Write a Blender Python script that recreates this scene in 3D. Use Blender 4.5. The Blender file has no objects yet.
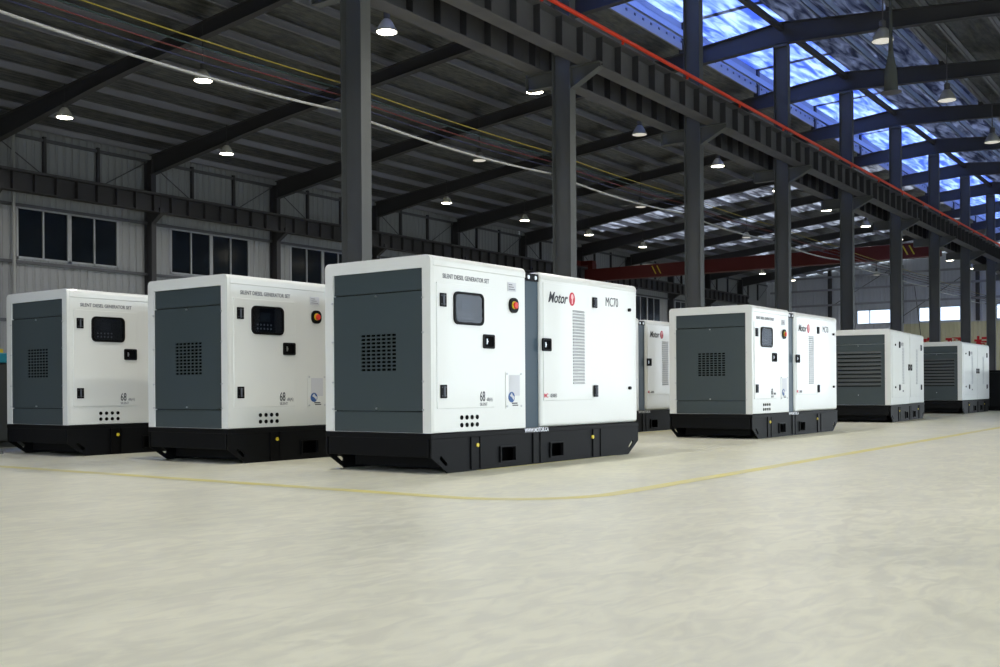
import bpy, bmesh, math, random
from mathutils import Matrix, Vector
random.seed(7)
C = bpy.context.scene.collection
SC = bpy.context.scene
# ------------------------------------------------------------------ helpers
def lin(c):
    return tuple(((v/255)/12.92 if v/255 <= .04045 else ((v/255+.055)/1.055)**2.4) for v in c) + (1,)
MATS = {}
def mat(name, rgb, rough=.5, metal=0, coat=0, noise=None, bump=None, emit=None, spec=.5):
    if name in MATS: return MATS[name]
    m = bpy.data.materials.new(name); m.use_nodes = True
    nt = m.node_tree; b = nt.nodes['Principled BSDF']
    b.inputs['Base Color'].default_value = lin(rgb)
    b.inputs['Roughness'].default_value = rough; b.inputs['Metallic'].default_value = metal
    b.inputs['Coat Weight'].default_value = coat; b.inputs['Specular IOR Level'].default_value = spec
    if emit: b.inputs['Emission Color'].default_value = lin(emit[0]); b.inputs['Emission Strength'].default_value = emit[1]
    tc = nt.nodes.new('ShaderNodeTexCoord')
    if noise:   # (scale, rgb2, detail, stretch)
        n = nt.nodes.new('ShaderNodeTexNoise'); n.inputs['Scale'].default_value = noise[0]; n.inputs['Detail'].default_value = noise[2]
        mp = nt.nodes.new('ShaderNodeMapping'); mp.inputs['Scale'].default_value = noise[3]
        r = nt.nodes.new('ShaderNodeValToRGB'); r.color_ramp.elements[0].position = .35; r.color_ramp.elements[1].position = .7
        r.color_ramp.elements[0].color = lin(rgb); r.color_ramp.elements[1].color = lin(noise[1])
        nt.links.new(tc.outputs['Object'], mp.inputs[0]); nt.links.new(mp.outputs[0], n.inputs['Vector'])
        nt.links.new(n.outputs['Fac'], r.inputs[0]); nt.links.new(r.outputs[0], b.inputs['Base Color'])
    if bump:    # ('wave', axis, scale, strength) or ('noise', scale, strength, stretch)
        bp = nt.nodes.new('ShaderNodeBump')
        if bump[0] == 'wave':
            sx = nt.nodes.new('ShaderNodeSeparateXYZ'); nt.links.new(tc.outputs['Object'], sx.inputs[0])
            mu = nt.nodes.new('ShaderNodeMath'); mu.operation = 'MULTIPLY'; mu.inputs[1].default_value = bump[2]
            nt.links.new(sx.outputs[bump[1]], mu.inputs[0])
            si = nt.nodes.new('ShaderNodeMath'); si.operation = 'PINGPONG'; si.inputs[1].default_value = .5
            nt.links.new(mu.outputs[0], si.inputs[0])
            rr = nt.nodes.new('ShaderNodeMapRange'); rr.inputs[1].default_value = .3; rr.inputs[2].default_value = .42
            nt.links.new(si.outputs[0], rr.inputs[0])
            nt.links.new(rr.outputs[0], bp.inputs['Height']); bp.inputs['Distance'].default_value = bump[3]
        else:
            n2 = nt.nodes.new('ShaderNodeTexNoise'); n2.inputs['Scale'].default_value = bump[1]; n2.inputs['Detail'].default_value = 4
            mp2 = nt.nodes.new('ShaderNodeMapping'); mp2.inputs['Scale'].default_value = bump[3]
            nt.links.new(tc.outputs['Object'], mp2.inputs[0]); nt.links.new(mp2.outputs[0], n2.inputs['Vector'])
            nt.links.new(n2.outputs['Fac'], bp.inputs['Height']); bp.inputs['Distance'].default_value = bump[2]
        nt.links.new(bp.outputs[0], b.inputs['Normal'])
    MATS[name] = m; return m
def tmat(name, rgb, w_trans, w_clear=0., rgb2=None):
    """translucent sheet: diffuse + translucent + a little clear transmission"""
    m = bpy.data.materials.new(name); m.use_nodes = True; nt = m.node_tree; nt.nodes.clear()
    o = nt.nodes.new('ShaderNodeOutputMaterial'); d = nt.nodes.new('ShaderNodeBsdfDiffuse'); t = nt.nodes.new('ShaderNodeBsdfTranslucent')
    tr = nt.nodes.new('ShaderNodeBsdfTransparent'); a = nt.nodes.new('ShaderNodeMixShader'); b = nt.nodes.new('ShaderNodeMixShader')
    for n in (d, t, tr): n.inputs[0].default_value = lin(rgb)
    a.inputs[0].default_value = w_trans; b.inputs[0].default_value = w_clear
    nt.links.new(d.outputs[0], a.inputs[1]); nt.links.new(t.outputs[0], a.inputs[2])
    if rgb2:
        tc = nt.nodes.new('ShaderNodeTexCoord'); mp = nt.nodes.new('ShaderNodeMapping'); mp.inputs['Scale'].default_value = (.4, 2.2, 1)
        n = nt.nodes.new('ShaderNodeTexNoise'); n.inputs['Scale'].default_value = 1.8; n.inputs['Detail'].default_value = 6; n.inputs['Distortion'].default_value = .8
        r = nt.nodes.new('ShaderNodeValToRGB'); r.color_ramp.elements[0].position = .38; r.color_ramp.elements[1].position = .62
        r.color_ramp.elements[0].color = lin(rgb2); r.color_ramp.elements[1].color = lin(rgb)
        nt.links.new(tc.outputs['Object'], mp.inputs[0]); nt.links.new(mp.outputs[0], n.inputs['Vector']); nt.links.new(n.outputs['Fac'], r.inputs[0])
        for q in (d, t): nt.links.new(r.outputs[0], q.inputs[0])
    nt.links.new(a.outputs[0], b.inputs[1]); nt.links.new(tr.outputs[0], b.inputs[2]); nt.links.new(b.outputs[0], o.inputs[0])
    return m
def glassmat(name, tint, refl=.12, rough=.05):
    m = bpy.data.materials.new(name); m.use_nodes = True; nt = m.node_tree; nt.nodes.clear()
    o = nt.nodes.new('ShaderNodeOutputMaterial'); g = nt.nodes.new('ShaderNodeBsdfGlossy'); tr = nt.nodes.new('ShaderNodeBsdfTransparent')
    x = nt.nodes.new('ShaderNodeMixShader'); x.inputs[0].default_value = refl
    tr.inputs[0].default_value = lin(tint); g.inputs['Roughness'].default_value = rough
    nt.links.new(tr.outputs[0], x.inputs[1]); nt.links.new(g.outputs[0], x.inputs[2]); nt.links.new(x.outputs[0], o.inputs[0])
    return m
def link(o, parent=None):
    C.objects.link(o)
    if parent: o.parent = parent
    return o
class MB:
    def __init__(s): s.bm = bmesh.new()
    def box(s, x0, x1, y0, y1, z0, z1, M=None):
        vs = [s.bm.verts.new((x, y, z)) for x in (x0, x1) for y in (y0, y1) for z in (z0, z1)]
        for f in ((0,1,3,2),(4,6,7,5),(0,4,5,1),(2,3,7,6),(0,2,6,4),(1,5,7,3)): s.bm.faces.new([vs[i] for i in f])
        if M: bmesh.ops.transform(s.bm, matrix=M, verts=vs)
        return s
    def prism(s, pts, axis, a, b):
        """polygon pts (2D) extruded along axis ('x','y','z') from a to b"""
        def P(p, t): return {'x': (t, p[0], p[1]), 'y': (p[0], t, p[1]), 'z': (p[0], p[1], t)}[axis]
        A = [s.bm.verts.new(P(p, a)) for p in pts]; B = [s.bm.verts.new(P(p, b)) for p in pts]
        s.bm.faces.new(A); s.bm.faces.new(B[::-1]); n = len(pts)
        for i in range(n): s.bm.faces.new((A[i], A[(i+1) % n], B[(i+1) % n], B[i]))
        return s
    def tube(s, pts, r, n=8, cap=True):
        rings = []; pts = [Vector(p) for p in pts]
        for i, p in enumerate(pts):
            t = (pts[min(i+1, len(pts)-1)] - pts[max(i-1, 0)]).normalized()
            a = t.cross(Vector((0, 0, 1)) if abs(t.z) < .9 else Vector((1, 0, 0))).normalized(); b = t.cross(a)
            rr = r[i] if isinstance(r, (list, tuple)) else r
            rings.append([s.bm.verts.new(p + (a*math.cos(k*math.tau/n) + b*math.sin(k*math.tau/n))*rr) for k in range(n)])
        for A, B in zip(rings, rings[1:]):
            for k in range(n): s.bm.faces.new((A[k], A[(k+1) % n], B[(k+1) % n], B[k]))
        if cap: s.bm.faces.new(rings[0][::-1]); s.bm.faces.new(rings[-1])
        return s
    def lathe(s, prof, n=24, c=(0, 0)):
        rings = [[s.bm.verts.new((c[0]+r*math.cos(k*math.tau/n), c[1]+r*math.sin(k*math.tau/n), z)) for k in range(n)] for r, z in prof]
        for A, B in zip(rings, rings[1:]):
            for k in range(n): s.bm.faces.new((A[k], A[(k+1) % n], B[(k+1) % n], B[k]))
        s.bm.faces.new(rings[0][::-1]); s.bm.faces.new(rings[-1])
        return s
    def bell(s, prof, n=24):
        rings = [[s.bm.verts.new((r*math.cos(k*math.tau/n), r*math.sin(k*math.tau/n), z)) for k in range(n)] for r, z in prof]
        for A, B in zip(rings, rings[1:]+rings[:1]):
            for k in range(n): s.bm.faces.new((A[k], A[(k+1) % n], B[(k+1) % n], B[k]))
        return s
    def build(s, name, m, parent=None, smooth=False, bevel=0, seg=2):
        bmesh.ops.recalc_face_normals(s.bm, faces=s.bm.faces)
        me = bpy.data.meshes.new(name); s.bm.to_mesh(me); s.bm.free(); me.materials.append(m)
        if smooth: me.polygons.foreach_set('use_smooth', [True]*len(me.polygons))
        o = link(bpy.data.objects.new(name, me), parent)
        if bevel:
            bv = o.modifiers.new('bevel', 'BEVEL'); bv.width = bevel; bv.segments = seg; bv.limit_method = 'ANGLE'; bv.angle_limit = math.radians(50)
        return o
def curve_to_mesh(cu, M, m, name, parent):
    ob = bpy.data.objects.new('tmp', cu); C.objects.link(ob)
    dg = bpy.context.evaluated_depsgraph_get(); me = bpy.data.meshes.new_from_object(ob.evaluated_get(dg))
    bpy.data.objects.remove(ob); bpy.data.curves.remove(cu)
    me.transform(M); me.materials.clear(); me.materials.append(m); me.name = name
    return link(bpy.data.objects.new(name, me), parent)
# plane matrices: 2D (a,b) + thickness
M_SIDE = lambda y: Matrix(((1,0,0,0),(0,0,-1,y),(0,1,0,0),(0,0,0,1)))          # a->x, b->z, front towards -y
M_END  = lambda x: Matrix(((0,0,-1,x),(-1,0,0,0),(0,1,0,0),(0,0,0,1)))         # a->-y, b->z, front towards -x
def plate(name, loops, thick, M, m, parent):
    """2D plate with holes: loops of (a,b); extruded thick around M's plane (outer face at +thick/2)"""
    cu = bpy.data.curves.new(name, 'CURVE'); cu.dimensions = '2D'; cu.fill_mode = 'BOTH'; cu.extrude = thick/2
    for lp in loops:
        sp = cu.splines.new('POLY'); sp.points.add(len(lp)-1)
        for p, q in zip(sp.points, lp): p.co = (q[0], q[1], 0, 1)
        sp.use_cyclic_u = True
    return curve_to_mesh(cu, M, m, name, parent)
def rect(a0, a1, b0, b1, r=0, n=5):
    if r <= 0: return [(a0,b0),(a1,b0),(a1,b1),(a0,b1)]
    out = []
    for cx, cy, s in ((a1-r,b0+r,-90),(a1-r,b1-r,0),(a0+r,b1-r,90),(a0+r,b0+r,180)):
        for k in range(n+1):
            t = math.radians(s+90*k/n); out.append((cx+r*math.cos(t), cy+r*math.sin(t)))
    return out
def circ(cx, cy, r, n=16, ry=None): return [(cx+r*math.cos(k*math.tau/n), cy+(ry or r)*math.sin(k*math.tau/n)) for k in range(n)]
def text(name, s, x, z, size, M, m, parent, sx=1., shear=0, bold=0, thick=.0008, align='LEFT'):
    cu = bpy.data.curves.new(name, 'FONT'); cu.body = s; cu.size = size; cu.shear = shear; cu.extrude = thick; cu.offset = bold; cu.align_x = align
    cu.resolution_u = 3
    return curve_to_mesh(cu, M @ Matrix.Translation((x, z, 0)) @ Matrix.Diagonal((sx, 1, 1, 1)), m, name, parent)
def empty(name, loc, rz=0):
    o = bpy.data.objects.new(name, None); C.objects.link(o); o.location = loc; o.rotation_euler = (0, 0, rz); o.empty_display_size = .2
    return o
def tag(o, label, cat, group=None, kind=None):
    if label: o['label'] = label
    if cat: o['category'] = cat
    if group: o['group'] = group
    if kind: o['kind'] = kind
    return o
KIDS = {}
def copy_tree(o, kids, parent=None):
    c = o.copy(); C.objects.link(c)
    if parent: c.parent = parent; c.matrix_parent_inverse = o.matrix_parent_inverse.copy()
    for ch in kids.get(o.name, ()): copy_tree(ch, kids, c)
    return c
def kidmap():
    d = {}
    for o in bpy.data.objects:
        if o.parent: d.setdefault(o.parent.name, []).append(o)
    return d
def struct(o): o['kind'] = 'structure'; return o

# ------------------------------------------------------------------ frame: X along the hall, Y across to the left, Z up
A0 = 54.6; ca, sa = math.cos(math.radians(A0)), math.sin(math.radians(A0)); HC = .66
def uv(x, y): return (x*ca + y*sa, -x*sa + y*ca)      # camera-level metres to hall metres
U0, UF = -11.93, 84.0; VW, VR, VC = 32.7, -10.4, 11.15
FR = [11.94 + 6*k for k in range(-2, 12)]              # frame positions 0-0.12 .. 77.88

# ------------------------------------------------------------------ materials
M_white = mat('white_enamel', (215,217,214), .3, coat=.25)
M_slate = mat('slate_enamel', (58,68,71), .34, coat=.08)
M_slate_l = mat('slate_divider', (56,72,84), .35, spec=.22)
M_black = mat('black_steel', (14,15,17), .5, spec=.12)
M_black2 = mat('black_plastic', (9,9,11), .45, spec=.12)
M_hole = mat('dark_opening', (6,6,7), .9, spec=.1)
M_chrome = mat('zinc_metal', (190,192,195), .3, metal=.9)
M_ink = mat('dark_ink', (44,46,54), .6); M_inkg = mat('grey_ink', (104,106,112), .6)
M_red = mat('red_print', (196,44,66), .5); M_pink = mat('pale_print', (244,190,196), .5)
M_label = mat('grey_sticker', (196,198,204), .5); M_blue = mat('blue_print', (42,82,140), .5)
M_estop = mat('red_button', (214,52,32), .35); M_yel = mat('yellow_ring', (212,190,50), .4)
M_whiteink = mat('white_ink', (225,228,238), .6)
M_screen = mat('panel_screen', (92,96,100), .25)
M_glass = glassmat('window_glass', (190,196,204), .03, .04)
M_col = mat('column_paint', (84,86,86), .5, noise=(1.2, (98,100,99), 3, (1,1,.4)))
M_beam = mat('girder_paint', (84,84,88), .55, noise=(1.5, (98,97,98), 3, (1,1,1)))
M_rafter = mat('rafter_paint', (64,64,68), .55)
M_purlin = mat('galvanised_purlin', (158,159,168), .45, metal=.25)
M_orange = mat('orange_rail', (244,66,26), .5)
M_crane = mat('crane_red_paint', (86,16,9), .6)

# ------------------------------------------------------------------ generator set, type with control door (local: x along, y across, z up)
GL, GW, GH, HB = 3.22, 1.15, 1.70, .318
def skid(root, L, recess, pockets, dots, c=.2):
    def side_loops():
        lp = [[(0,HB-.045),(0,.13),(c,0),(L-c,0),(L,.13),(L,HB-.045)]]
        for x, s in ((.1, 1), (L-.1, -1)):                # slanted lashing eyes
            M = Matrix.Rotation(math.radians(-38*s), 2); q = rect(-.055,.055,-.017,.017,.016,4)
            lp.append([tuple(M @ Vector(p) + Vector((x+.045*s, .098))) for p in q])
        for a, b in pockets: lp.append(rect(a, b, .055, .17))
        return lp
    base = MB()
    base.box(0, L, .012, GW-.012, HB-.045, HB-.002)
    base.box(.0, .03, .03, GW-.03, .13, HB-.04); base.box(L-.03, L, .03, GW-.03, .13, HB-.04)
    base.box(.22, L-.22, .12, GW-.12, .03, HB-.04)
    base.box(-.004, L+.004, -.004, GW+.004, HB-.045, HB-.006)
    sk = base.build('skid_base', M_black, root, bevel=.004)
    for y in (.008, GW-.008):
        plate('side_rail', side_loops(), .016, M_SIDE(y), M_black, root)
    for a, b in recess:                                  # cross members with flanged posts
        for yy, s in ((0, -1), (GW, 1)):
            p = MB(); y0, y1 = sorted((yy, yy+s*.012))
            p.box(a, a+.014, y0, y1, .012, HB-.045); p.box(b-.014, b, y0, y1, .012, HB-.045)
            p.box(a+.01, b-.01, min(yy, yy+s*.004), max(yy, yy+s*.004), .012, HB-.045)
            p.build('cross_member', M_black2, root)
    for a, b in pockets:
        for yy, s in ((0, -1), (GW, 1)):
            y0, y1 = sorted((yy, yy+s*.016)); p = MB()
            for q in ((a-.014,a,.045,.18),(b,b+.014,.045,.18),(a-.001,b+.001,.17,.18),(a-.001,b+.001,.045,.055)): p.box(q[0],q[1],y0,y1,q[2],q[3])
            p.build('fork_pocket', M_black2, root)
    for x, z in dots:
        MB().prism(circ(x, z, .017, 12), 'y', -.014, .002).build('drain_plug', M_yel, root)['label'] = 'yellow plug'
def shell_sec(y0, y1, z0, z1, r=.045):
    out = [(y0, z0)]
    for cx, s in ((y0+r, 180), (y1-r, 90)):
        for k in range(6):
            t = math.radians(s-18*k); out.append((cx+r*math.cos(t), z1-r+r*math.sin(t)))
    return out + [(y1, z0)]
def end_cover(root, panels, hole, screws):
    fr = plate('end_frame', [[(-a, b) for a, b in shell_sec(0, GW, HB, GH)], [(-a, b) for a, b in rect(hole[0], hole[1], HB+.001, hole[2])]], .03, M_END(.015), M_white, root)
    b = fr.modifiers.new('bevel', 'BEVEL'); b.width = .006; b.segments = 2; b.limit_method = 'ANGLE'; b.angle_limit = math.radians(60)
    s = MB()
    for v, z in screws: s.prism([(y, zz) for y, zz in circ(v, z, .008, 8)], 'x', -.008, .004)
    s.build('panel_screw', M_chrome, root)
def hinge(root, x0, x1, z0, z1, y=0):
    h = MB(); h.box(x0, x1, y-.012, y, z0, z1); h.build('hinge', M_black2, root, bevel=.004)
    k = MB(); k.tube([((x0+x1)/2, y-.016, z0+.012), ((x0+x1)/2, y-.016, z1-.012)], .009, 8)
    for zz in (z0+.02, z1-.02):
        for xx in (x0+.014, x1-.014): k.tube([(xx, y-.013, zz), (xx, y-.0155, zz)], .006, 6)
LAST = [None]
_ob = MB.build
def _b(self, name, m, parent=None, **k):
    o = _ob(self, name, m, parent, **k); LAST[0] = o; return o
MB.build = _b
def handle(root, x0, x1, z0, z1, y=0):
    h = plate('handle', [rect(x0, x1, z0, z1, .014), rect(x0+.018, x1-.018, z0+.016, z1-.016, .01)], .014, M_SIDE(y-.005), M_black2, root)
    b = MB(); b.box(x0+.016, x1-.016, y-.004, y-.001, z0+.014, z1-.014); b.build('recess', M_hole, h)
    xc = x0+.045; b = MB(); b.box(xc-.006, xc+.006, y-.011, y-.003, (z0+z1)/2-.022, (z0+z1)/2+.022)
    b.tube([(xc, y-.010, (z0+z1)/2), (xc, y-.014, (z0+z1)/2)], .01, 10); b.build('lock', M_chrome, h)
def make_type_a():
    root = empty('generator_set', (0, 0, 0))
    skid(root, GL, ((.483,.614),(1.353,1.476),(2.342,2.49)), ((.885,1.085),(1.63,1.82)), ((.569,.205),(2.338,.2)))
    CW0, CW1, RC = 1.262, 1.5, 1.69
    # front cabinet
    s = MB(); s.prism(shell_sec(.003, GW-.003, HB, GH-.003), 'x', .03, CW0); s.build('front_cabinet', M_white, root, bevel=.008)
    s = MB(); pr = shell_sec(-.003, GW+.003, 1.615, GH); s.prism(pr, 'x', .03, CW0); s.build('front_roof', M_white, root, bevel=.006)
    # end panels with the grille
    end_cover(root, None, (.085, 1.055, 1.602), [(.57,1.405),(1.062,1.37),(1.062,1.05),(1.062,.72),(1.062,.5),(.078,1.37),(.078,1.1),(.078,.72),(.078,.5),(.57,.508)])
    MB().box(.012, .03, .086, 1.054, 1.432, 1.601).build('hood_panel', M_slate, root, bevel=.003)
    holes = []
    for i in range(7):
        for j in range(10):
            y = .365 + i*.0555; z = .808 + j*.0305
            holes.append([(-a, b) for a, b in rect(y, y+.045, z, z+.019, .005, 2)])
    plate('grille_panel', [[(-a, b) for a, b in rect(.086, 1.054, .489, 1.424)]] + holes, .008, M_END(.010), M_slate, root)
    MB().box(.027, .0299, .09, 1.05, HB+.001, 1.6).build('grille_back', M_hole, root)
    MB().box(.008, .03, .086, 1.054, HB+.002, .483).build('lower_panel', M_slate, root, bevel=.003)
    # divider
    d = MB(); d.prism(shell_sec(.035, GW-.035, HB, 1.64, .03), 'x', CW0, CW1); d.build('divider_panel', M_slate_l, root)
    b = MB()
    for y in (.03, GW-.05): b.box(CW0+.01, CW1-.01, y-.01, y+.03, 1.6, 1.665)
    lb = b.build('lifting_bracket', M_black2, root)
    b = MB()
    for x in (CW0+.07, CW1-.06): b.tube([(x, .012, 1.63), (x, .022, 1.63)], .018, 10)
    b.build('bolt', M_chrome, lb)
    # rear cabinet
    s = MB(); s.prism(shell_sec(.003, GW-.003, HB, RC-.003), 'x', CW1, GL); s.build('rear_cabinet', M_white, root, bevel=.032, seg=4)
    s = MB(); s.prism(shell_sec(-.002, GW+.002, 1.61, RC), 'x', CW1+.003, GL-.003); s.build('rear_roof', M_white, root, bevel=.03, seg=4)
    # control door
    dr = MB(); dr.box(.07, .806, -.005, .004, .507, 1.492); door = dr.build('control_door', M_white, root, bevel=.003)
    Y = -.005
    fr = plate('window_frame', [rect(.27,.655,1.172,1.433,.05), rect(.29,.635,1.192,1.413,.036)], .016, M_SIDE(Y-.006), M_black2, door)
    MB().box(.285, .64, Y-.0035, Y-.002, 1.187, 1.418).build('control_panel', mat('panel_grey', (40,42,48), .5), fr)
    MB().box(.37, .49, Y-.0055, Y-.003, 1.29, 1.375).build('display', M_screen, fr)
    k = MB()
    for i in range(5):
        for j in range(2): k.tube([(.34+i*.04, Y-.003, 1.225+j*.036), (.34+i*.04, Y-.0065, 1.225+j*.036)], .009, 8)
    k.build('push_button', M_label, fr)
    MB().box(.288, .637, Y-.0095, Y-.008, 1.19, 1.415).build('glass', M_glass, fr)
    hinge(root, .102, .178, 1.302, 1.408, Y); hinge(root, .102, .178, .588, .694, Y)
    handle(door, .65, .8, .99, 1.106, Y)
    T = M_SIDE(Y-.001)
    text('title_lettering', 'SILENT DIESEL GENERATOR SET', .15, 1.528, .05, M_SIDE(.002), M_inkg, root, sx=.84, bold=.0009)
    text('number_lettering', '68', .605, .56, .115, T, M_ink, door, sx=.62, bold=.001)
    text('unit_lettering', 'dB(A)', .695, .56, .04, T, M_inkg, door, sx=.85)
    text('small_lettering', 'SILENT', .605, .522, .036, T, M_inkg, door, sx=.9)
    # sticker, stop button, connection plate, cable holes
    st = MB(); st.box(1.005, 1.125, -.0012, .001, 1.485, 1.56); st = st.build('sticker', M_label, root)
    q = MB()
    for i in range(3): q.box(1.02, 1.11-.02*i, -.002, -.001, 1.498+i*.02, 1.504+i*.02)
    q.build('sticker_print', M_inkg, st)
    es = plate('stop_button_plate', [rect(1.02,1.145,1.303,1.43,.05)], .014, M_SIDE(-.006), M_black2, root)
    MB().prism(circ(1.079, 1.368, .034, 20), 'y', -.02, -.012).build('ring', M_yel, es)
    MB().prism(circ(1.085, 1.366, .029, 20), 'y', -.036, -.018).build('stop_button', M_estop, es, bevel=.006)
    pl = plate('connection_plate', [rect(.965,1.205,.492,.802,.008)], .003, M_SIDE(-.001), M_white, root)
    MB().box(1.01, 1.165, -.004, -.002, .6, .775).build('notice', M_label, pl)
    a = MB(); a.prism(circ(1.045, .588, .045, 20), 'y', -.0055, -.003); a.build('round_mark', M_blue, pl)
    a = MB(); a.prism([(1.02,.60),(1.05,.585),(1.075,.56),(1.085,.59),(1.06,.605),(1.045,.625)], 'y', -.0065, -.005); a.build('mark_swirl', M_label, pl)
    a = MB(); a.box(1.05, 1.13, -.004, -.002, .531, .541); a.box(1.06, 1.14, -.004, -.002, .514, .523); a.build('plate_print', M_ink, pl)
    a = MB()
    for x in (.985, 1.187):
        for z in (.512, .785): a.tube([(x, -.002, z), (x, -.007, z)], .009, 8)
    a.build('screw', M_chrome, pl)
    for i in range(4):
        for j in range(2): MB().prism(circ(.375+i*.067, .372+j*.06, .0185, 14), 'y', -.003, .002).build('cable_hole', M_hole, root)
    # rear door
    dr = MB(); dr.box(CW1+.03, 2.34, -.005, .004, .552, 1.6); rdoor = dr.build('rear_door', M_white, root, bevel=.003)
    handle(rdoor, 1.505, 1.64, .99, 1.104, Y)
    hinge(root, 2.35, 2.425, 1.42, 1.52, Y); hinge(root, 2.36, 2.432, .577, .688, Y)
    g = MB(); n = 24
    for i in range(n):
        z = .70 + i*(.69/n)
        g.prism([(-.005, z), (-.017, z+.002), (-.005, z+.018)], 'x', 2.006, 2.2)
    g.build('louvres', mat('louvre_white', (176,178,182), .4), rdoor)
    T = M_SIDE(-.0065)
    text('brand_lettering', 'Motor', 1.6, 1.43, .135, T, M_ink, rdoor, sx=.86, shear=.35, bold=.0022)
    bm_ = MB(); bm_.prism(circ(1.995, 1.478, .048, 20, .062), 'y', -.008, -.005); bd = bm_.build('brand_disc', M_red, rdoor)
    a = MB(); a.prism(circ(1.995, 1.498, .02, 12, .026), 'y', -.0095, -.0075); a.box(1.987, 2.003, -.0095, -.0075, 1.435, 1.475); a.build('brand_mark', M_pink, bd)
    text('model_lettering', 'MC70', 2.6, 1.452, .125, M_SIDE(.002), M_ink, root, sx=.78)
    text('series_initials', 'MC', 1.53, .58, .05, M_SIDE(-.0065), M_red, rdoor, sx=.9, bold=.001)
    text('series_lettering', '-SERIES', 1.62, .58, .046, M_SIDE(-.0065), M_inkg, rdoor, sx=.8, bold=.0006)
    a = MB()
    for z in (1.437, .659): a.tube([(3.045, .003, z), (3.045, -.02, z)], .017, 10)
    a.build('rubber_stop', M_black2, root)
    text('web_lettering', 'WWW.MOTOR.CA', 1.235, .282, .05, M_SIDE(-.0055), M_whiteink, root, sx=.85, bold=.0012)
    return root
def make_type_b():
    L = 3.15
    root = empty('generator_set', (0, 0, 0))
    skid(root, L, ((.62,.76),(1.63,1.76),(2.5,2.63)), ((1.24,1.44),(1.98,2.18)), ((.7,.2),(2.48,.2)))
    s = MB(); s.prism(shell_sec(.003, GW-.003, HB, GH-.003), 'x', .03, 1.675); s.build('front_cabinet', M_white, root, bevel=.008)
    s = MB(); s.prism(shell_sec(.003, GW-.003, HB, GH-.003), 'x', 1.71, L); s.build('rear_cabinet', M_white, root, bevel=.02, seg=3)
    s = MB(); s.prism(shell_sec(.03, GW-.03, HB, GH-.03), 'x', 1.675, 1.71); s.build('seal', M_black2, root)
    end_cover(root, None, (.1, 1.04, 1.6), [(.57,1.4),(1.05,1.3),(1.05,.8),(.09,1.3),(.09,.8),(.57,.5)])
    MB().box(.012, .03, .101, 1.039, 1.43, 1.598).build('hood_panel', M_slate, root, bevel=.003)
    MB().box(.016, .03, .101, 1.039, HB+.002, 1.424).build('louvre_panel', M_slate, root, bevel=.003)
    fr = MB()
    for i in range(9):
        z = .66 + i*.073
        fr.prism([(.017, z+.065), (-.012, z+.02), (-.012, z+.012), (-.002, z+.01), (.017, z+.038)], 'y', .17, .95) if False else \
            fr.prism([(.017, z+.056), (.002, z+.018), (.002, z+.012), (.006, z+.012), (.017, z+.044)], 'y', .17, .95)
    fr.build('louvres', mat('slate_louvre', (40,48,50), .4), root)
    g = MB()
    for i in range(9):
        z = .66 + i*.073; g.box(.013, .016, .175, .945, z-.004, z+.03)
    g.build('louvre_gaps', M_hole, root)
    for a, b, nm in ((.12, 1.655, 'front_door'), (1.73, 2.95, 'rear_door')):
        d = MB(); d.box(a, b, -.005, .004, .45, 1.6); dd = d.build(nm, M_white, root, bevel=.003)
        if nm == 'front_door': handle(dd, 1.53, 1.65, .96, 1.08, -.005); x0 = 1.0
        else: handle(dd, 1.74, 1.86, .96, 1.08, -.005); x0 = 2.3
        l = MB()
        for i in range(24):
            z = .7+i*.029; l.prism([(-.005, z), (-.017, z+.002), (-.005, z+.018)], 'x', x0, x0+.14)
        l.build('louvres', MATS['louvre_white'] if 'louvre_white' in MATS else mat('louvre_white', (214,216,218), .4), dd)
    hinge(root, .69, .77, 1.37, 1.49, -.005); hinge(root, .69, .77, .58, .69, -.005)
    hinge(root, 2.76, 2.84, 1.37, 1.49, -.005); hinge(root, 2.76, 2.84, .58, .69, -.005)
    a = MB()
    for z in (1.42, .64): a.tube([(.36, .003, z), (.36, -.02, z)], .02, 10)
    a.build('rubber_stop', M_black2, root)
    text('model_lettering', 'MC70', .9, 1.41, .1, M_SIDE(-.0065), M_inkg, root, sx=.72)
    text('small_lettering', 'SERIES', 1.0, .55, .05, M_SIDE(-.0065), M_inkg, root, sx=.8)
    return root
def hinge(root, x0, x1, z0, z1, y=0):
    h = MB(); h.box(x0, x1, y-.012, y, z0, z1); ho = h.build('hinge', M_black2, root, bevel=.004)
    k = MB(); k.tube([((x0+x1)/2, y-.014, z0+.012), ((x0+x1)/2, y-.014, z1-.012)], .009, 8)
    for zz in (z0+.02, z1-.02):
        for xx in (x0+.014, x1-.014): k.tube([(xx, y-.011, zz), (xx, y-.0145, zz)], .006, 6)
    k.build('hinge_pin', mat('hinge_grey', (70,72,78), .35, metal=.4), ho)

gA = make_type_a(); gB = make_type_b(); km = kidmap()
gp = 'white diesel generator sets on the hall floor'
specs = [  # camera-level x, y, yaw, type, label
    (-.53, 8.15, 53.3, 'A', 'largest white generator set with grey end panel, nearest, in the middle of the picture'),
    (-2.42, 9.43, 53.9, 'A', 'white generator set just left of the largest one, red stop button visible beside it'),
    (-4.36, 10.69, 53.5, 'A', 'leftmost white generator set, partly hidden by its right neighbour'),
    (3.17, 13.34, 53.9, 'A', 'white generator set with grille end and divider strip, right of the largest one'),
    (1.335, 14.80, 54.2, 'A', 'generator set showing only a narrow cream side behind the largest one'),
    (7.05, 19.14, 58.0, 'B', 'generator set with louvred grey end, nearer of the two louvred ones'),
    (10.81, 24.81, 54.7, 'B', 'generator set with louvred grey end, farther of the two, near red wall characters')]
first = {'A': gA, 'B': gB}; used = set()
for x, y, a, t, lab in specs:
    r = first[t] if t not in used else copy_tree(first[t], km); used.add(t)
    u, v = uv(x, y); r.location = (u, v, 0); r.rotation_euler = (0, 0, math.radians(a-A0)); tag(r, lab, 'generator', gp)

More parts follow.
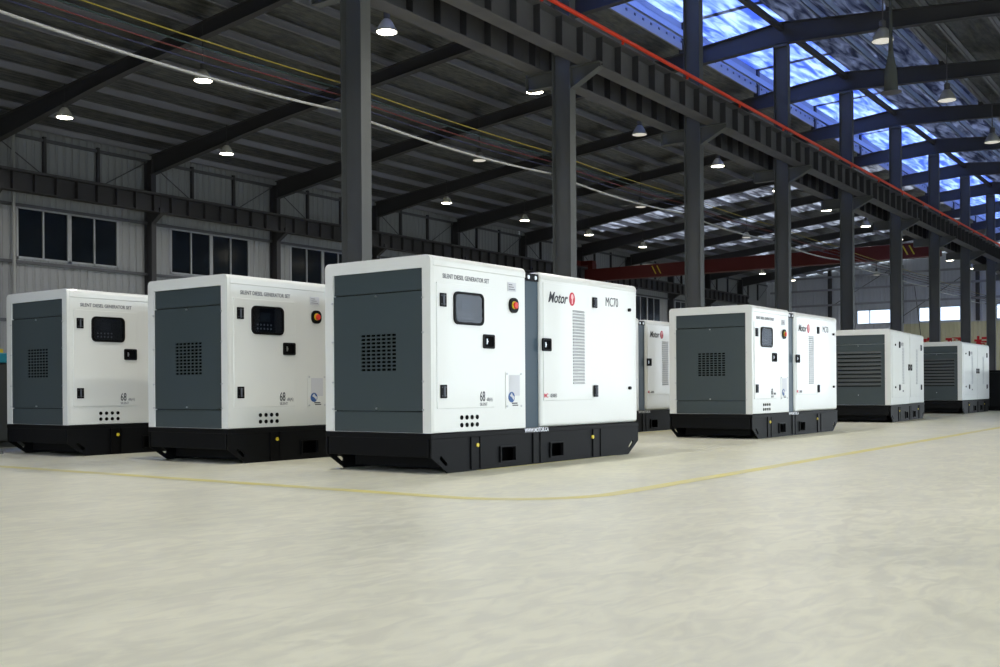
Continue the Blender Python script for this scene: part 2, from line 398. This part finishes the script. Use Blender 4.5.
# ------------------------------------------------------------------ room shell
fl = MB(); fl.box(U0, UF, VR, VW, -.15, 0)
Mf = mat('epoxy_concrete', (176,177,163), .36, spec=.5)
nt = Mf.node_tree; bs = nt.nodes['Principled BSDF']; tc = nt.nodes.new('ShaderNodeTexCoord')
def nz(scale, det, st, dist=0):
    mp = nt.nodes.new('ShaderNodeMapping'); mp.inputs['Scale'].default_value = st; mp.inputs['Rotation'].default_value = (0,0,.62)
    n = nt.nodes.new('ShaderNodeTexNoise'); n.inputs['Scale'].default_value = scale; n.inputs['Detail'].default_value = det; n.inputs['Distortion'].default_value = dist
    nt.links.new(tc.outputs['Object'], mp.inputs[0]); nt.links.new(mp.outputs[0], n.inputs['Vector']); return n
n1 = nz(.9, 6, (1,1.6,1), .6); n2 = nz(5, 8, (1,2.2,1), 1.2)
r1 = nt.nodes.new('ShaderNodeValToRGB'); r1.color_ramp.elements[0].position = .3; r1.color_ramp.elements[1].position = .72
r1.color_ramp.elements[0].color = lin((210,210,192)); r1.color_ramp.elements[1].color = lin((224,223,203))
r2 = nt.nodes.new('ShaderNodeValToRGB'); r2.color_ramp.elements[0].position = .38; r2.color_ramp.elements[1].position = .62
r2.color_ramp.elements[0].color = (.86,.86,.87,1); r2.color_ramp.elements[1].color = (1,1,.99,1)
mx = nt.nodes.new('ShaderNodeMixRGB'); mx.blend_type = 'MULTIPLY'; mx.inputs[0].default_value = 1
nt.links.new(n1.outputs['Fac'], r1.inputs[0]); nt.links.new(n2.outputs['Fac'], r2.inputs[0])
nt.links.new(r1.outputs[0], mx.inputs[1]); nt.links.new(r2.outputs[0], mx.inputs[2]); nt.links.new(mx.outputs[0], bs.inputs['Base Color'])
r3 = nt.nodes.new('ShaderNodeMapRange'); r3.inputs[3].default_value = .28; r3.inputs[4].default_value = .5
nt.links.new(n2.outputs['Fac'], r3.inputs[0]); nt.links.new(r3.outputs[0], bs.inputs['Roughness'])
struct(fl.build('floor', Mf))
struct(MB().box(-90, 160, -90, 110, -.5, -.16).build('ground', mat('outside_concrete', (150,150,146), .9)))
# painted line: along u=5.07 for large v, rounded corner, then along v=3.32
pts = [(5.09, 30.)] + [(5.09, v) for v in (20, 12, 8, 6, 5)] + [(5.09+.75-.75*math.cos(t), 4.0-.75*math.sin(t)) for t in [k*math.pi/2/10 for k in range(11)]] + [(u, 3.25) for u in (8, 14, 24, 40, 60, 80)]
bm = bmesh.new(); L_, R_ = [], []
for i, p in enumerate(pts):
    a, b = Vector(pts[max(i-1,0)]), Vector(pts[min(i+1,len(pts)-1)]); t = (b-a).normalized(); n = Vector((-t.y, t.x))*.062
    L_.append(bm.verts.new((p[0]+n.x, p[1]+n.y, .0015))); R_.append(bm.verts.new((p[0]-n.x, p[1]-n.y, .0015)))
for i in range(len(pts)-1): bm.faces.new((L_[i], L_[i+1], R_[i+1], R_[i]))
q = MB(); q.bm.free(); q.bm = bm
tag(q.build('floor_line', mat('worn_yellow_paint', (214,204,122), .5, noise=(3, (204,199,152), 6, (1,1,1)))), 'faded yellow safety line painted on the concrete floor, bending round the generators', 'floor marking')
# a second line, under the row of generators
MB_l = MB(); MB_l.box(6.9, 9.35, 5.09, 5.16, .0005, .002)
tag(MB_l.build('floor_line', MATS['worn_yellow_paint']), 'short yellow floor line along the foot of the largest generator', 'floor marking')

MB_l = MB(); MB_l.box(13.0, 17.5, 7.28, 7.35, .0005, .002)
tag(MB_l.build('floor_line', MATS['worn_yellow_paint']), 'short yellow floor line in front of the partly hidden cream generator', 'floor marking')
M_wall = mat('wall_sheet', (160,163,167), .55, bump=('wave', 0, 3.6, .03))
M_wallf = mat('far_wall_sheet', (206,209,218), .55, bump=('wave', 1, 3.6, .03))
M_cream = mat('cream_wall_paint', (214,208,170), .6, bump=('wave', 1, 3.6, .03))
def wall_x(name, v0, v1, u0, u1, z1, ops, m):      # wall along u
    w = MB(); us = u0
    for a, b, c, d in sorted(ops):
        if a > us: w.box(us, a, v0, v1, 0, z1)
        if c > 0: w.box(a, b, v0, v1, 0, c)
        w.box(a, b, v0, v1, d, z1); us = b
    w.box(us, u1, v0, v1, 0, z1); return struct(w.build(name, m))
WL = [(f-4.97, f-1.17, 5.0, 6.7) for f in FR if f > 17] + [(UF-4.9, UF-1.3, 5.0, 6.7)]
wall_x('wall_left', VW, VW+.12, U0, UF, 9.45, WL, M_wall)
for i, w in enumerate(WL):
    fr = MB()
    a, b, c, d = w
    for q in ((a,a+.07,c,d),(b-.07,b,c,d),(a,b,c,c+.07),(a,b,d-.07,d),((a+b)/2-.07,(a+b)/2+.07,c,d),((a*3+b)/4-.025,(a*3+b)/4+.025,c,d),((a+b*3)/4-.025,(a+b*3)/4+.025,c,d)):
        fr.box(q[0], q[1], VW-.03, VW+.05, q[2], q[3])
    fo = struct(fr.build('window_%d' % (i+1), mat('window_frame_grey', (176,180,186), .4)))
    MB().box(a+.06, b-.06, VW+.02, VW+.03, c+.06, d-.06).build('glass', mat('dark_glass', (14,20,26), .12, spec=.8, noise=(1.2, (22,32,44), 3, (1,1,5))), fo)
# right wall with wide open doorways that bring in the daylight
RW = [(f+.6, f+5.4, 0, 4.9) for f in (-11.9, -6) + tuple(FR)]
wall_x('wall_right', VR-.12, VR, U0, UF, 9.45, RW, M_wall)
# near wall (behind the camera)
w = MB(); w.box(U0-.12, U0, VR-.12, -6, 0, 9.3); w.box(U0-.12, U0, -6, 6, 4.9, 9.3); w.box(U0-.12, U0, 6, VW+.12, 0, 9.3)
struct(w.build('wall_back', M_wallf))
# far wall
FW = [(25.35, 22.35), (20.7, 17.7), (15.3, 12.3), (10.2, 7.2), (4.8, 1.8), (-1.2, -4.2)]
w = MB(); cr = MB(); vs = VW+.12
def fpiece(a, b, z0, z1):   # a>b in v
    if b >= 21.8 or z0 >= 5.4: w.box(UF, UF+.12, b, a, z0, z1); return
    zc = 5.4
    if z1 > zc: w.box(UF, UF+.12, b, a, max(z0, zc), z1)
    if z0 < zc: cr.box(UF, UF+.12, b, a, z0, min(z1, zc))
fpiece(VW+.12, 25.35, 0, 9.3)
prev = None
for i, (a, b) in enumerate(FW):
    fpiece(a, b, 0, 5.5); fpiece(a, b, 6.62, 9.3)
    nx = FW[i+1][0] if i+1 < len(FW) else VR-.12
    if i == 0: fpiece(b, 21.8, 0, 9.3); fpiece(21.8, nx, 0, 9.3)
    else: fpiece(b, nx, 0, 9.3)
wf = struct(w.build('wall_far', M_wallf)); cr.build('painted_dado', M_cream, wf)
for i, (a, b) in enumerate(FW):
    f = MB()
    for q in ((b,b+.06,5.5,6.62),(a-.06,a,5.5,6.62),(b,a,5.5,5.56),(b,a,6.56,6.62),((a*2+b)/3-.03,(a*2+b)/3+.03,5.5,6.62)): f.box(UF-.02, UF+.08, q[0], q[1], q[2], q[3])
    fo = struct(f.build('window_%d' % (i+20), MATS['window_frame_grey'])); MB().box(UF+.02, UF+.03, b+.05, a-.05, 5.55, 6.57).build('glass', M_glass, fo)
# far wall posts, girts and braces
for v in (27.4, 21.9, 16.5, 6.0, .6, -4.8):
    MB().box(UF-.32, UF-.02, v-.12, v+.12, 5.45, 9.9).build('wall_post', M_rafter)
    tag(LAST[0], 'dark steel post against the upper part of the far end wall', 'post', 'far wall posts')
for z in (7.1, 8.3, 9.3):
    MB().box(UF-.46, UF-.375, VR+.5, VW-.5, z-.08, z+.08).build('wall_girt', M_purlin)
    tag(LAST[0], {7.1:'lowest',8.3:'middle',9.3:'topmost'}[z]+' horizontal steel rail across the far end wall', 'wall rail', 'far wall rails')
for a, b in (((20.9, 8.2), (20.4, 3.8)), ((17.3, 8.9), (21.9, 5.9)), ((27.4, 6.9), (22.7, 9.6))):
    q = MB(); q.tube([(UF-.346, a[0], a[1]), (UF-.346, b[0], b[1])], .025, 6); q.build('brace_rod', M_rafter)
    tag(LAST[0], 'thin diagonal bracing rod on the far end wall', 'brace', 'far wall bracing rods')
# red characters
MT = Matrix(((0,0,-1,UF-.02),(-1,0,0,0),(0,1,0,0),(0,0,0,1)))
for ch, v, nm in (('\u7ba1', 20.15, 'left'), ('\u7406', 18.2, 'second'), ('\u6807', 16.2, 'third'), ('\u51c6', 14.2, 'last')):
    o = text('wall_character', ch, -v-.6, 3.27, 1.2, MT, mat('red_wall_paint', (206,30,34), .6), None, bold=.035, thick=.015)
    tag(o, 'large red Chinese character on the cream far wall, %s in the row' % nm, 'wall lettering', 'red characters on the far wall')

# ------------------------------------------------------------------ roof
def ztop(v): return 11.25 - .1*abs(v-VC)
MONL, MONR = 14.3, 8.1
M_roof = mat('roof_foil_shaded', (80,82,88), .36, metal=.7, noise=(3.4, (122,124,116), 8, (.8,2.2,1)), bump=('noise', 3.0, .05, (.25,2.5,1)))  # shaded copy of the roof foil: dimness and reflection streaks put into its colour
M_foil = tmat('roof_foil_lit', (186,192,212), .3, 0, (84,90,112))  # lit copy of the roof foil, pale, bluish and translucent to look daylit
M_sky = tmat('translucent_sheet', (206,220,252), .62, .0, (120,142,212))
M_blue_sky = tmat('blue_translucent_sheet', (176,188,214), .22, .01)
def slab(o, v0, v1, zo, t=.03): o.prism([(v0, ztop(v0)+zo), (v1, ztop(v1)+zo), (v1, ztop(v1)+zo+t), (v0, ztop(v0)+zo+t)], 'x', U0-.2, UF+.2); return o
def slabu(o, v0, v1, zo, u0, u1, t=.03): o.prism([(v0, ztop(v0)+zo), (v1, ztop(v1)+zo), (v1, ztop(v1)+zo+t), (v0, ztop(v0)+zo+t)], 'x', u0, u1); return o
ro = MB(); slab(ro, MONR, VR-.4, .21); slabu(ro, VW+.4, MONL, .21, U0-.2, 47.9)
sk = MB()
for f in FR:
    if f < 47: continue
    e = min(f+6, UF+.2); slabu(ro, VW+.4, MONL, .21, f, f+1.1); slabu(ro, VW+.4, MONL, .21, f+4.7, e)
    slabu(ro, VW+.4, VW-2.5, .21, f+1.1, f+4.7); slabu(sk, VW-2.5, MONL, .21, f+1.1, f+4.7)
ceil = struct(ro.build('ceiling', M_roof)); struct(sk.build('ceiling_skylight', tmat('grey_translucent_sheet', (205,206,212), .5, .0, (120,120,126))))
# monitor over the central row
mz = lambda v: 12.0 - .04*abs(v-VC)
def mslab(o, v0, v1, u0, u1): o.prism([(v0, mz(v0)), (v1, mz(v1)), (v1, mz(v1)+.03), (v0, mz(v0)+.03)], 'x', u0, u1); return o
a = MB(); b = MB()
for f in [U0+.0, -6.1] + FR:
    mslab(a, VC, MONR-.3, f, f+6.02); mslab(a, MONL+.3, MONL, f, f+6.02); mslab(a, VC+.6, VC, f, f+6.02); mslab(a, MONL, VC+.6, f, f+.12); mslab(a, MONL, VC+.6, f+5.88, f+6.02)
    mslab(b, MONL, VC+.6, f+.12, f+5.88)
struct(a.build('ceiling_monitor', M_foil)); struct(b.build('ceiling_monitor_skylight', M_sky))
for v, nm in ((MONL, 'left'), (MONR, 'right')):
    z0 = ztop(v)+.42; struct(MB().box(U0+.02, UF-.02, v-.01, v+.01, z0, mz(v)-.01).build('window_monitor_'+nm, M_blue_sky))
    MB().box(U0+.05, UF-.05, v-.03, v+.03, ztop(v)+.1, z0-.01).build('upstand_panel', mat('pale_panel', (170,172,180), .5))
    up = tag(LAST[0], 'pale panel strip with bolt heads along the %s side of the raised roof strip' % nm, 'roof panel')
    if v > VC:
        bme = None
        for k in range(90):
            if bme is None: q = MB(); q.box(-.045, .045, v-.045, v-.031, z0-.12, z0-.06); bo = q.build('bolt_head', M_beam, up); bme = bo.data
            else: bo = link(bpy.data.objects.new('bolt_head', bme), up)
            bo.location = (17.3+k*.5, 0, 0)
    for f in FR:
        MB().box(f-.08, f+.08, v-.08, v+.08, ztop(v)-.02, mz(v)).build('monitor_post', M_rafter)
        tag(LAST[0], 'short dark post holding up the %s edge of the raised roof strip' % nm, 'post', 'short posts on the %s edge of the raised roof strip' % nm)
# end closure for the raised strip and gables
for nm, uu in (('back', U0-.12), ('far', UF)):
    g = MB(); g.prism([(VW, 9.4), (VC, 11.45), (VR, 9.4), (VR, 9.3), (VW, 9.3)], 'x', uu, uu+.12); struct(g.build('wall_gable_'+nm, M_wallf))
    g = MB(); g.prism([(MONL, 11.3), (MONL, mz(MONL)), (VC, mz(VC)), (MONR, mz(MONR)), (MONR, 11.3)], 'x', uu, uu+.12); struct(g.build('wall_monitor_'+nm, M_blue_sky))
def purlin(v, z, m, label, group, sgn=1):
    p = MB(); p.box(U0+.02, UF-.02, v-.012, v+.012, z, z+.2); p.box(U0, UF, v-.012, v+.07*sgn if sgn > 0 else v+.012, z, z+.014) if sgn > 0 else p.box(U0, UF, v-.07, v+.012, z, z+.014)
    p.box(U0, UF, v-.012, v+.07, z+.186, z+.2) if sgn > 0 else p.box(U0, UF, v-.07, v+.012, z+.186, z+.2)
    tag(p.build('roof_purlin', m), label, 'roof beam', group)
v = VW-.5; k = 0
while v > MONL:
    purlin(v, ztop(v)+.005, M_purlin, 'thin galvanised roof beam running lengthwise under the left roof slope', 'lengthwise roof beams of the left slope', -1); v -= 1.4
v = MONR-.0
vv = [7.9, 7.2, 5.8, 4.4, 3.0, 1.6, .2, -1.2, -2.6, -4.0, -5.4, -6.8, -8.2, -9.6]
for v in vv: purlin(v, ztop(v)+.005, M_purlin, 'thin galvanised roof beam running lengthwise under the right roof slope', 'lengthwise roof beams of the right slope')
M_pb = mat('skylit_purlin', (184,200,236), .4, metal=.2)  # blue tint of the skylight put into the beam colour
for v in (10.0, 9.45, 8.4, 13.7):
    purlin(v, ztop(v)+.02, M_pb, 'skylit bluish lengthwise beam under the raised skylight strip', 'skylit bluish beams under the skylight strip')
MB().box(U0+.05, UF-.05, VC-.07, VC+.07, 11.02, 11.16).build('ridge_strut', M_rafter)
tag(LAST[0], 'dark straight tube tying the tops of the central columns together', 'roof beam')
for v in (10.7, 9.1):
    MB().box(U0+.05, UF-.05, v-.04, v+.04, mz(v)-.14, mz(v)-.02).build('monitor_purlin', M_pb)
    tag(LAST[0], 'slim beam directly under the raised skylight sheets', 'roof beam', 'slim beams under the raised skylight sheets')
# rafters
def rafter_mesh(va, vb, d):     # va column side, vb outer; d(t) depth along
    m = MB(); N = 12; top = []; bot = []
    for i in range(N+1):
        t = i/N; v = va+(vb-va)*t; top.append((v, ztop(v))); bot.append((v, ztop(v)-d(t)))
    m.prism(top+bot[::-1], 'x', -.008, .008)
    for A, B in ((top, .0), (bot, .0)):
        for p, q in zip(A, A[1:]): m.prism([p, q, (q[0], q[1]+.018), (p[0], p[1]+.018)] if A is bot else [(p[0],p[1]-.018),(q[0],q[1]-.018),q,p], 'x', -.11, .11)
    return m
dl = lambda t: .62-.9*t if t < .25 else (.395 if t < .7 else .395+(t-.7)*1.0)
ordn = ['first','second','third','fourth','fifth','sixth','seventh','eighth','ninth','tenth','eleventh','twelfth','thirteenth','fourteenth']
for side, vb in (('left', VW-.35), ('right', VR+.2)):
    me = None
    for i, f in enumerate(FR):
        if me is None:
            o = rafter_mesh(VC, vb, dl).build('roof_rafter', M_rafter); me = o.data
        else: o = link(bpy.data.objects.new('roof_rafter', me))
        o.location = (f, 0, 0)
        tag(o, 'dark steel rafter of the %s roof slope, %s from the near end of the hall' % (side, ordn[i]), 'rafter', 'rafters of the %s slope' % side)
# columns of the central row
def H_col(m, h, z0=0, dv=.21, du=.11):
    m.box(-.007, .007, -dv+.016, dv-.016, z0, h)
    m.box(-du, du, -dv, -dv+.016, z0, h); m.box(-du, du, dv-.016, dv, z0, h)
cols = []
FRC = [5.94] + FR[2:]
def make_col():
    root = empty('steel_column', (0,0,0))
    m = MB(); H_col(m, 10.55); m.box(-.11, .11, -.2, .2, 10.53, 10.6); m.box(-.105,.105,-.2,.2,7.3,7.32); m.build('shaft', M_col, root)
    m = MB(); m.box(-.2, .2, -.3, .3, 0, .03)
    for x in (-.16, .16):
        for y in (-.26, .26): m.tube([(x, y, .03), (x, y, .09)], .015, 6)
    m.build('base_plate', M_col, root)
    m = MB()                                   # right bracket, tapered
    m.prism([(-.21, 6.58), (-.85, 6.9), (-.85, 7.0), (-.21, 7.0)], 'x', -.008, .008)
    m.prism([(-.21, 6.562), (-.85, 6.882), (-.85, 6.9), (-.21, 6.58)], 'x', -.09, .09); m.box(-.09, .09, -.85, -.21, 6.985, 7.005)
    m.build('bracket', M_col, root)
    m = MB(); m.box(-.008, .008, .21, .85, 6.7, 7.0); m.box(-.09, .09, .21, .85, 6.68, 6.7); m.box(-.09, .09, .21, .85, 6.985, 7.005); m.box(-.09,.09,.84,.85,6.68,7.0)
    m.build('bracket', M_col, root)
    for z in (5.39, 5.30, 5.20, 5.10, 4.96):
        MB().tube([(0, .2, z-.02), (0, .3, z-.02)], .02, 6).build('insulator', M_beam, root)
    return root
c0 = make_col(); km = kidmap()
for i, f in enumerate(FRC):
    o = c0 if i == 0 else copy_tree(c0, km)
    o.location = (f, VC, 0)
    lab = 'dark grey steel column of the central row, %s' % ('just outside the left edge of the picture' if i == 0 else ordn[i-1]+' in view counting from the camera')
    tag(o, lab, 'column', 'steel columns of the central row')
# wall columns
w0 = empty('wall_column', (0,0,0)); m = MB(); H_col(m, 9.0, 0, .21, .1); m.build('shaft', M_rafter, w0)
m = MB(); m.prism([(-.21,6.7),(-.7,7.0),(-.7,7.2),(-.21,7.2)], 'x', -.09, .09); m.build('bracket', M_rafter, w0); km = kidmap()
for i, f in enumerate([f for f in FR if f > 17]):
    o = w0 if i == 0 else copy_tree(w0, km); o.location = (f, VW-.24, 0)
    tag(o, 'dark steel column against the left wall, %s window bay from the left of the picture' % ordn[i], 'column', 'steel columns against the left wall')
# crane girders per bay
def girder(v, label, grp, nx, vside, name='crane_girder', mb=None):
    mb = mb or M_beam
    root = empty(name, (0,0,0)); m = MB(); z0, z1 = 7.01, 7.63
    m.box(0, 5.99, -.007, .007, z0, z1); m.box(0, 5.99, -.17, .17, z0, z0+.02); m.box(0, 5.99, -.2, .2, z1-.02, z1)
    m.build('beam', mb, root)
    sm = None
    for k in range(8):
        if sm is None: q = MB(); q.box(-.006, .006, -.15, -.007, z0+.02, z1-.02); q.box(-.006, .006, .007, .15, z0+.02, z1-.02); o = q.build('stiffener', M_rafter, root); sm = o.data
        else: o = link(bpy.data.objects.new('stiffener', sm), root)
        o.location = (.37+k*.75, 0, 0)
    q = MB(); q.box(0, 5.99, -.03, .03, z1, z1+.1); q.build('crane_rail', M_beam, root)
    kmm = kidmap(); 
    for i, f in enumerate(nx):
        o = root if i == 0 else copy_tree(root, kmm); o.location = (f, v, 0)
        tag(o, label % ordn[i], 'crane girder', grp)
girder(10.62, 'girder length under the orange rail, right of the central columns, %s bay from near end', 'crane girder lengths right of the central columns', FRC[:-1], -1)
girder(11.72, 'girder length on the left of the central columns, %s bay from near end', 'crane girder lengths left of the central columns', FRC[:-1], 1)
girder(VW-.85, 'girder length along the left wall, %s bay from near end', 'crane girder lengths along the left wall', FR[2:-1], -1, mb=mat('dark_girder_paint', (58,58,62), .6))
q = MB(); q.tube([(5.9, 10.37, 7.72), (77.8, 10.37, 7.72)], .042, 8)
for k in range(24): q.box(7+k*3-.02, 7+k*3+.02, 10.37, 10.412, 7.62, 7.72)
tag(q.build('conductor_rail', M_orange), 'bright orange power rail running along the top of the crane girder', 'power rail')
# red travelling crane far down the left bay
cr = empty('travelling_crane', (53.0, VC, 0)); m = MB()
m.box(-.25, .25, .9, 20.3, 6.8, 7.5); b = m.build('bridge_beam', M_crane, cr, bevel=.02)
m = MB()
for y in (.57, 20.7): m.box(-1.6, 1.6, y-.12, y+.12, 7.74, 8.02)
m.box(-.2, .2, .45, 1.4, 7.76, 8.0); m.box(-.2, .2, 19.8, 20.7, 7.76, 8.0); m.box(-.2,.2,1.1,1.4,7.5,7.8); m.box(-.2,.2,19.8,20.1,7.5,7.8)
m.build('end_carriage', M_crane, cr)
m = MB()
for y in (2.0, 2.3, 15.4, 15.7): m.prism([(y, 6.95), (y+.07, 6.95), (y+.3, 7.4), (y+.23, 7.4)], 'x', -.256, -.25)
m.build('warning_stripe', M_yel, b)
tag(cr, 'dark red overhead crane bridge spanning the left bay in the distance', 'crane')
# wires slung from the central columns
WV = VC+.3
wires = [('white', (185,185,182), 4.96, .019, 'thick white cable sagging from column to column', WV, .09),
         ('yellow', (150,134,40), 5.39, .010, 'thin yellow wire strung above the other wires along the columns', WV, .04),
         ('teal', (26,52,50), 5.30, .012, 'thin dark green wire strung just below the yellow one', WV, .05),
         ('red', (96,34,28), 5.20, .011, 'thin red wire strung between the green wire and blue wire', WV, .05),
         ('blue', (24,30,62), 5.10, .012, 'thin dark blue wire strung just above the white cable', WV, .05)]
for nm, c, z, r, lab, v, sag in wires:
    m = MB(); P = []
    ends = [-.06, 5.94]+FRC[1:]
    for a, b in zip(ends, ends[1:]):
        for k in range(8):
            t = k/8; P.append((a+(b-a)*t, v, z-4*sag*t*(1-t)))
    m.tube(P, r, 6); tag(m.build('overhead_wire', mat(nm+'_wire', c, .5), smooth=True), lab, 'wire')
# wall bracing, struts above the left girder
M_brace = mat('brace_grey', (90,92,98), .5)
for i, f in enumerate([f for f in FR if 17 < f < 79]):
    for dx in (2, 4):
        MB().box(f+dx-.05, f+dx+.05, VW-.12, VW-.01, 7.65, 9.1).build('wall_strut', M_rafter)
        tag(LAST[0], 'short dark upright between the crane girder and the eaves on the left wall', 'strut', 'short uprights above the left wall girder')
    m = MB(); m.tube([(f+.1, VW-.16, 8.9), (f+1.9, VW-.16, 7.8)], .02, 5); m.build('brace_rod', M_brace); tag(LAST[0], 'thin diagonal rod on the left wall above the crane girder', 'brace', 'diagonal rods on the left wall')
    m = MB(); m.tube([(f+4.1, VW-.16, 7.8), (f+5.9, VW-.16, 8.9)], .02, 5); m.build('brace_rod', M_brace); tag(LAST[0], 'thin diagonal rod on the left wall above the crane girder', 'brace', 'diagonal rods on the left wall')
for z, nm in ((4.9, 'just under the windows'), (6.75, 'just over the windows'), (9.0, 'at the eaves'), (3.0, 'low down')):
    MB().box(12, UF, VW-.1, VW-.01, z-.07, z+.03).build('wall_girt', M_brace); tag(LAST[0], 'long horizontal rail on the left wall %s' % nm, 'wall rail', 'rails on the left wall')
m = MB(); m.tube([(18.75, VW-.26, 0), (18.75, VW-.26, 9.2)], .055, 10); tag(m.build('drain_pipe', mat('pale_pipe', (170,172,172), .5)), 'pale vertical pipe on the left wall at the left edge of the picture', 'pipe')
# machine at the left edge
mc = empty('workshop_machine', (6.45, 12.0, 0))
m = MB(); m.box(0, .9, 0, .9, .08, 1.0); m.box(.05,.85,.05,.85,0,.08); m.build('cabinet', mat('machine_grey', (62,66,66), .5), mc, bevel=.02)
m = MB(); m.box(-.02, .92, -.02, .92, 1.0, 1.12); m.build('top_band', mat('teal_paint', (30,128,150), .4), mc, bevel=.01)
m = MB(); m.box(.05, .4, .1, .5, 1.12, 1.17); m.build('guard', M_yel, mc)
m = MB(); m.tube([(.3,.3,1.17),(.3,.3,1.42)], .09, 14); m.build('post', mat('cream_plastic', (196,196,176), .5), mc)
m = MB(); m.tube([(.3,.3,1.42),(.3,.3,1.52)], .1, 14); m.build('cap', mat('green_plastic', (70,130,90), .5), mc)
tag(mc, 'dark grey machine with teal top band, cut off by the left edge of the picture', 'machine')
# dark crate past the last generator
bx = empty('storage_crate', (*uv(13.75, 27.2), 0))
m = MB(); m.box(0, 1.6, 0, 1.2, .12, 1.0)
for x in (.1,.5,.9,1.3): m.box(x, x+.08, -.02, 0, .12, 1.0)
m.build('body', M_black, bx, bevel=.01)
m = MB(); m.box(-.03, 1.63, -.04, 1.23, 1.0, 1.06); m.build('lid', M_black2, bx)
m = MB(); 
for x in (.1,.75,1.4): m.box(x, x+.12, 0, 1.2, 0, .12)
m.build('feet', M_black2, bx); tag(bx, 'black ribbed steel crate at the right edge beyond the farthest generator', 'crate')

# ------------------------------------------------------------------ high-bay lamps
M_alu = tmat('lamp_shade_glass', (190,191,188), .02, .10)
M_on = mat('lamp_lens_lit', (255,250,235), .4, emit=((255,246,222), 16)); M_off = mat('lamp_lens_dim', (215,216,214), .3, emit=((255,248,230), .5))
def make_lamp(lens):
    root = empty('high_bay_lamp', (0,0,0))
    m = MB(); m.bell([(.235, 0), (.24, .012), (.22, .06), (.17, .16), (.115, .25), (.08, .29), (.07, .285), (.105, .24), (.16, .15), (.21, .055), (.228, .012)], 24)
    m.build('reflector', M_alu, root, smooth=True)
    m = MB(); m.lathe([(.12, -.004), (.2, .0), (.222, .006), (.218, .012), (.1, .016)], 24); m.build('lens', lens, root, smooth=False)
    m = MB(); m.lathe([(.07, .285), (.075, .3), (.075, .44), (.05, .46)], 14); m.build('ballast_housing', M_beam, root)
    m = MB(); m.tube([(0,0,.46),(0,0,1.55)], .014, 6); m.build('hanging_rod', M_beam, root)
    return root
lampA = make_lamp(M_on); lampB = make_lamp(M_off); km = kidmap(); usedl = set()
def put(kind, f, v, z, lab, grp, watts=0):
    src = lampA if kind else lampB
    o = src if kind not in usedl else copy_tree(src, km); usedl.add(kind)
    o.location = (f, v, z); tag(o, lab, 'lamp', grp)
    if watts:
        l = bpy.data.lights.new('lamp_light', 'SPOT'); l.energy = watts; l.color = (1, .95, .85); l.spot_size = math.radians(150); l.spot_blend = .5; l.shadow_soft_size = .2
        lo = bpy.data.objects.new('lamp_light', l); C.objects.link(lo); lo.location = (f, v, z-.02); 
rows = {28.3: 'nearest the left wall', 22.1: 'in the middle of the left bay', 15.8: 'nearest the central columns'}
for i, f in enumerate(FR[2:]):
    for v in (28.3, 22.1, 15.8):
        on = not ((v == 22.1 and f > 20) or (v == 15.8 and 25 < f < 35))
        put(on, f, v, 8.66, '%s bell lamp %s, %s frame from near end' % ('lit' if on else 'dim', rows[v], ordn[i]), 'bell lamps hanging in the left bay', (350 if f < 40 else 250) if on else 0)
for i, f in enumerate(FR[:9]):
    for v in (6.62, 0.2):
        near = f < 20  # near lamps hang out of view, added lit to brighten the floor
        if v < 1 and f > 20: continue
        put(near, f, v, 8.25, '%s bell lamp right of central columns, %s frame, %s' % ('lit' if near else 'unlit glassy', ordn[i], 'inner row' if v > 1 else 'outer row'), 'bell lamps hanging in the right bay', 800 if near else 0)
# clear wrapped pendant below the nearest visible lamp of the right bay
x_, y_ = (893-500)/1061*23.0, 23.0; u_, v_ = uv(x_, y_)
pn = empty('wrapped_pendant', (u_, v_, 7.0))
m = MB(); m.tube([(0,0,.05),(.01,.01,.5),(0,0,.85),(0,0,1.3),(0,0,3.4)], [.15,.13,.06,.035,.03], 10, cap=True); m.build('plastic_sleeve', tmat('clear_wrap', (150,155,150), .4, .5), pn, smooth=True)
m = MB(); m.tube([(0,0,.5),(0,0,3.45)], .012, 6); m.build('wire', M_beam, pn)
m = MB(); m.lathe([(.05,0),(.22,.02),(.22,.035),(.05,.06)], 18); m.build('bottom_disc', M_beam, pn)
tag(pn, 'glassy wrapped pendant with a flat disc hanging from the roof beside an unlit lamp', 'pendant')

# ------------------------------------------------------------------ light and camera
W = bpy.data.worlds.new('world'); SC.world = W; W.use_nodes = True
bg = W.node_tree.nodes['Background']; bg.inputs[0].default_value = (.80, .90, 1.0, 1); bg.inputs[1].default_value = 6.0
cd = bpy.data.cameras.new('camera'); co = bpy.data.objects.new('camera', cd); C.objects.link(co)
cd.lens = 36*1061/1000; cd.sensor_width = 36; cd.sensor_fit = 'HORIZONTAL'; cd.shift_y = (388.7-333.5)/1000; cd.clip_end = 500
th = math.radians(90-A0); fwd = Vector((math.cos(th), math.sin(th), 0)); rt = Vector((math.sin(th), -math.cos(th), 0)); up = Vector((0,0,1))
ro_ = math.radians(-.37); r2_ = rt*math.cos(ro_) + up*math.sin(ro_); u2_ = -rt*math.sin(ro_) + up*math.cos(ro_)
Mx = Matrix((r2_, u2_, -fwd)).transposed().to_4x4(); Mx.translation = (0, 0, HC); co.matrix_world = Mx
SC.camera = co
SC.view_settings.view_transform = 'Standard'; SC.view_settings.look = 'None'; SC.view_settings.gamma = 1; SC.view_settings.exposure = .12
SC.view_settings.use_curve_mapping = False
cy = SC.cycles; cy.use_denoising = True; cy.denoiser = 'OPENIMAGEDENOISE'; cy.max_bounces = 8; cy.diffuse_bounces = 4; cy.glossy_bounces = 3
cy.transparent_max_bounces = 8; cy.sample_clamp_indirect = 8; cy.caustics_reflective = False; cy.caustics_refractive = False; cy.use_light_tree = True
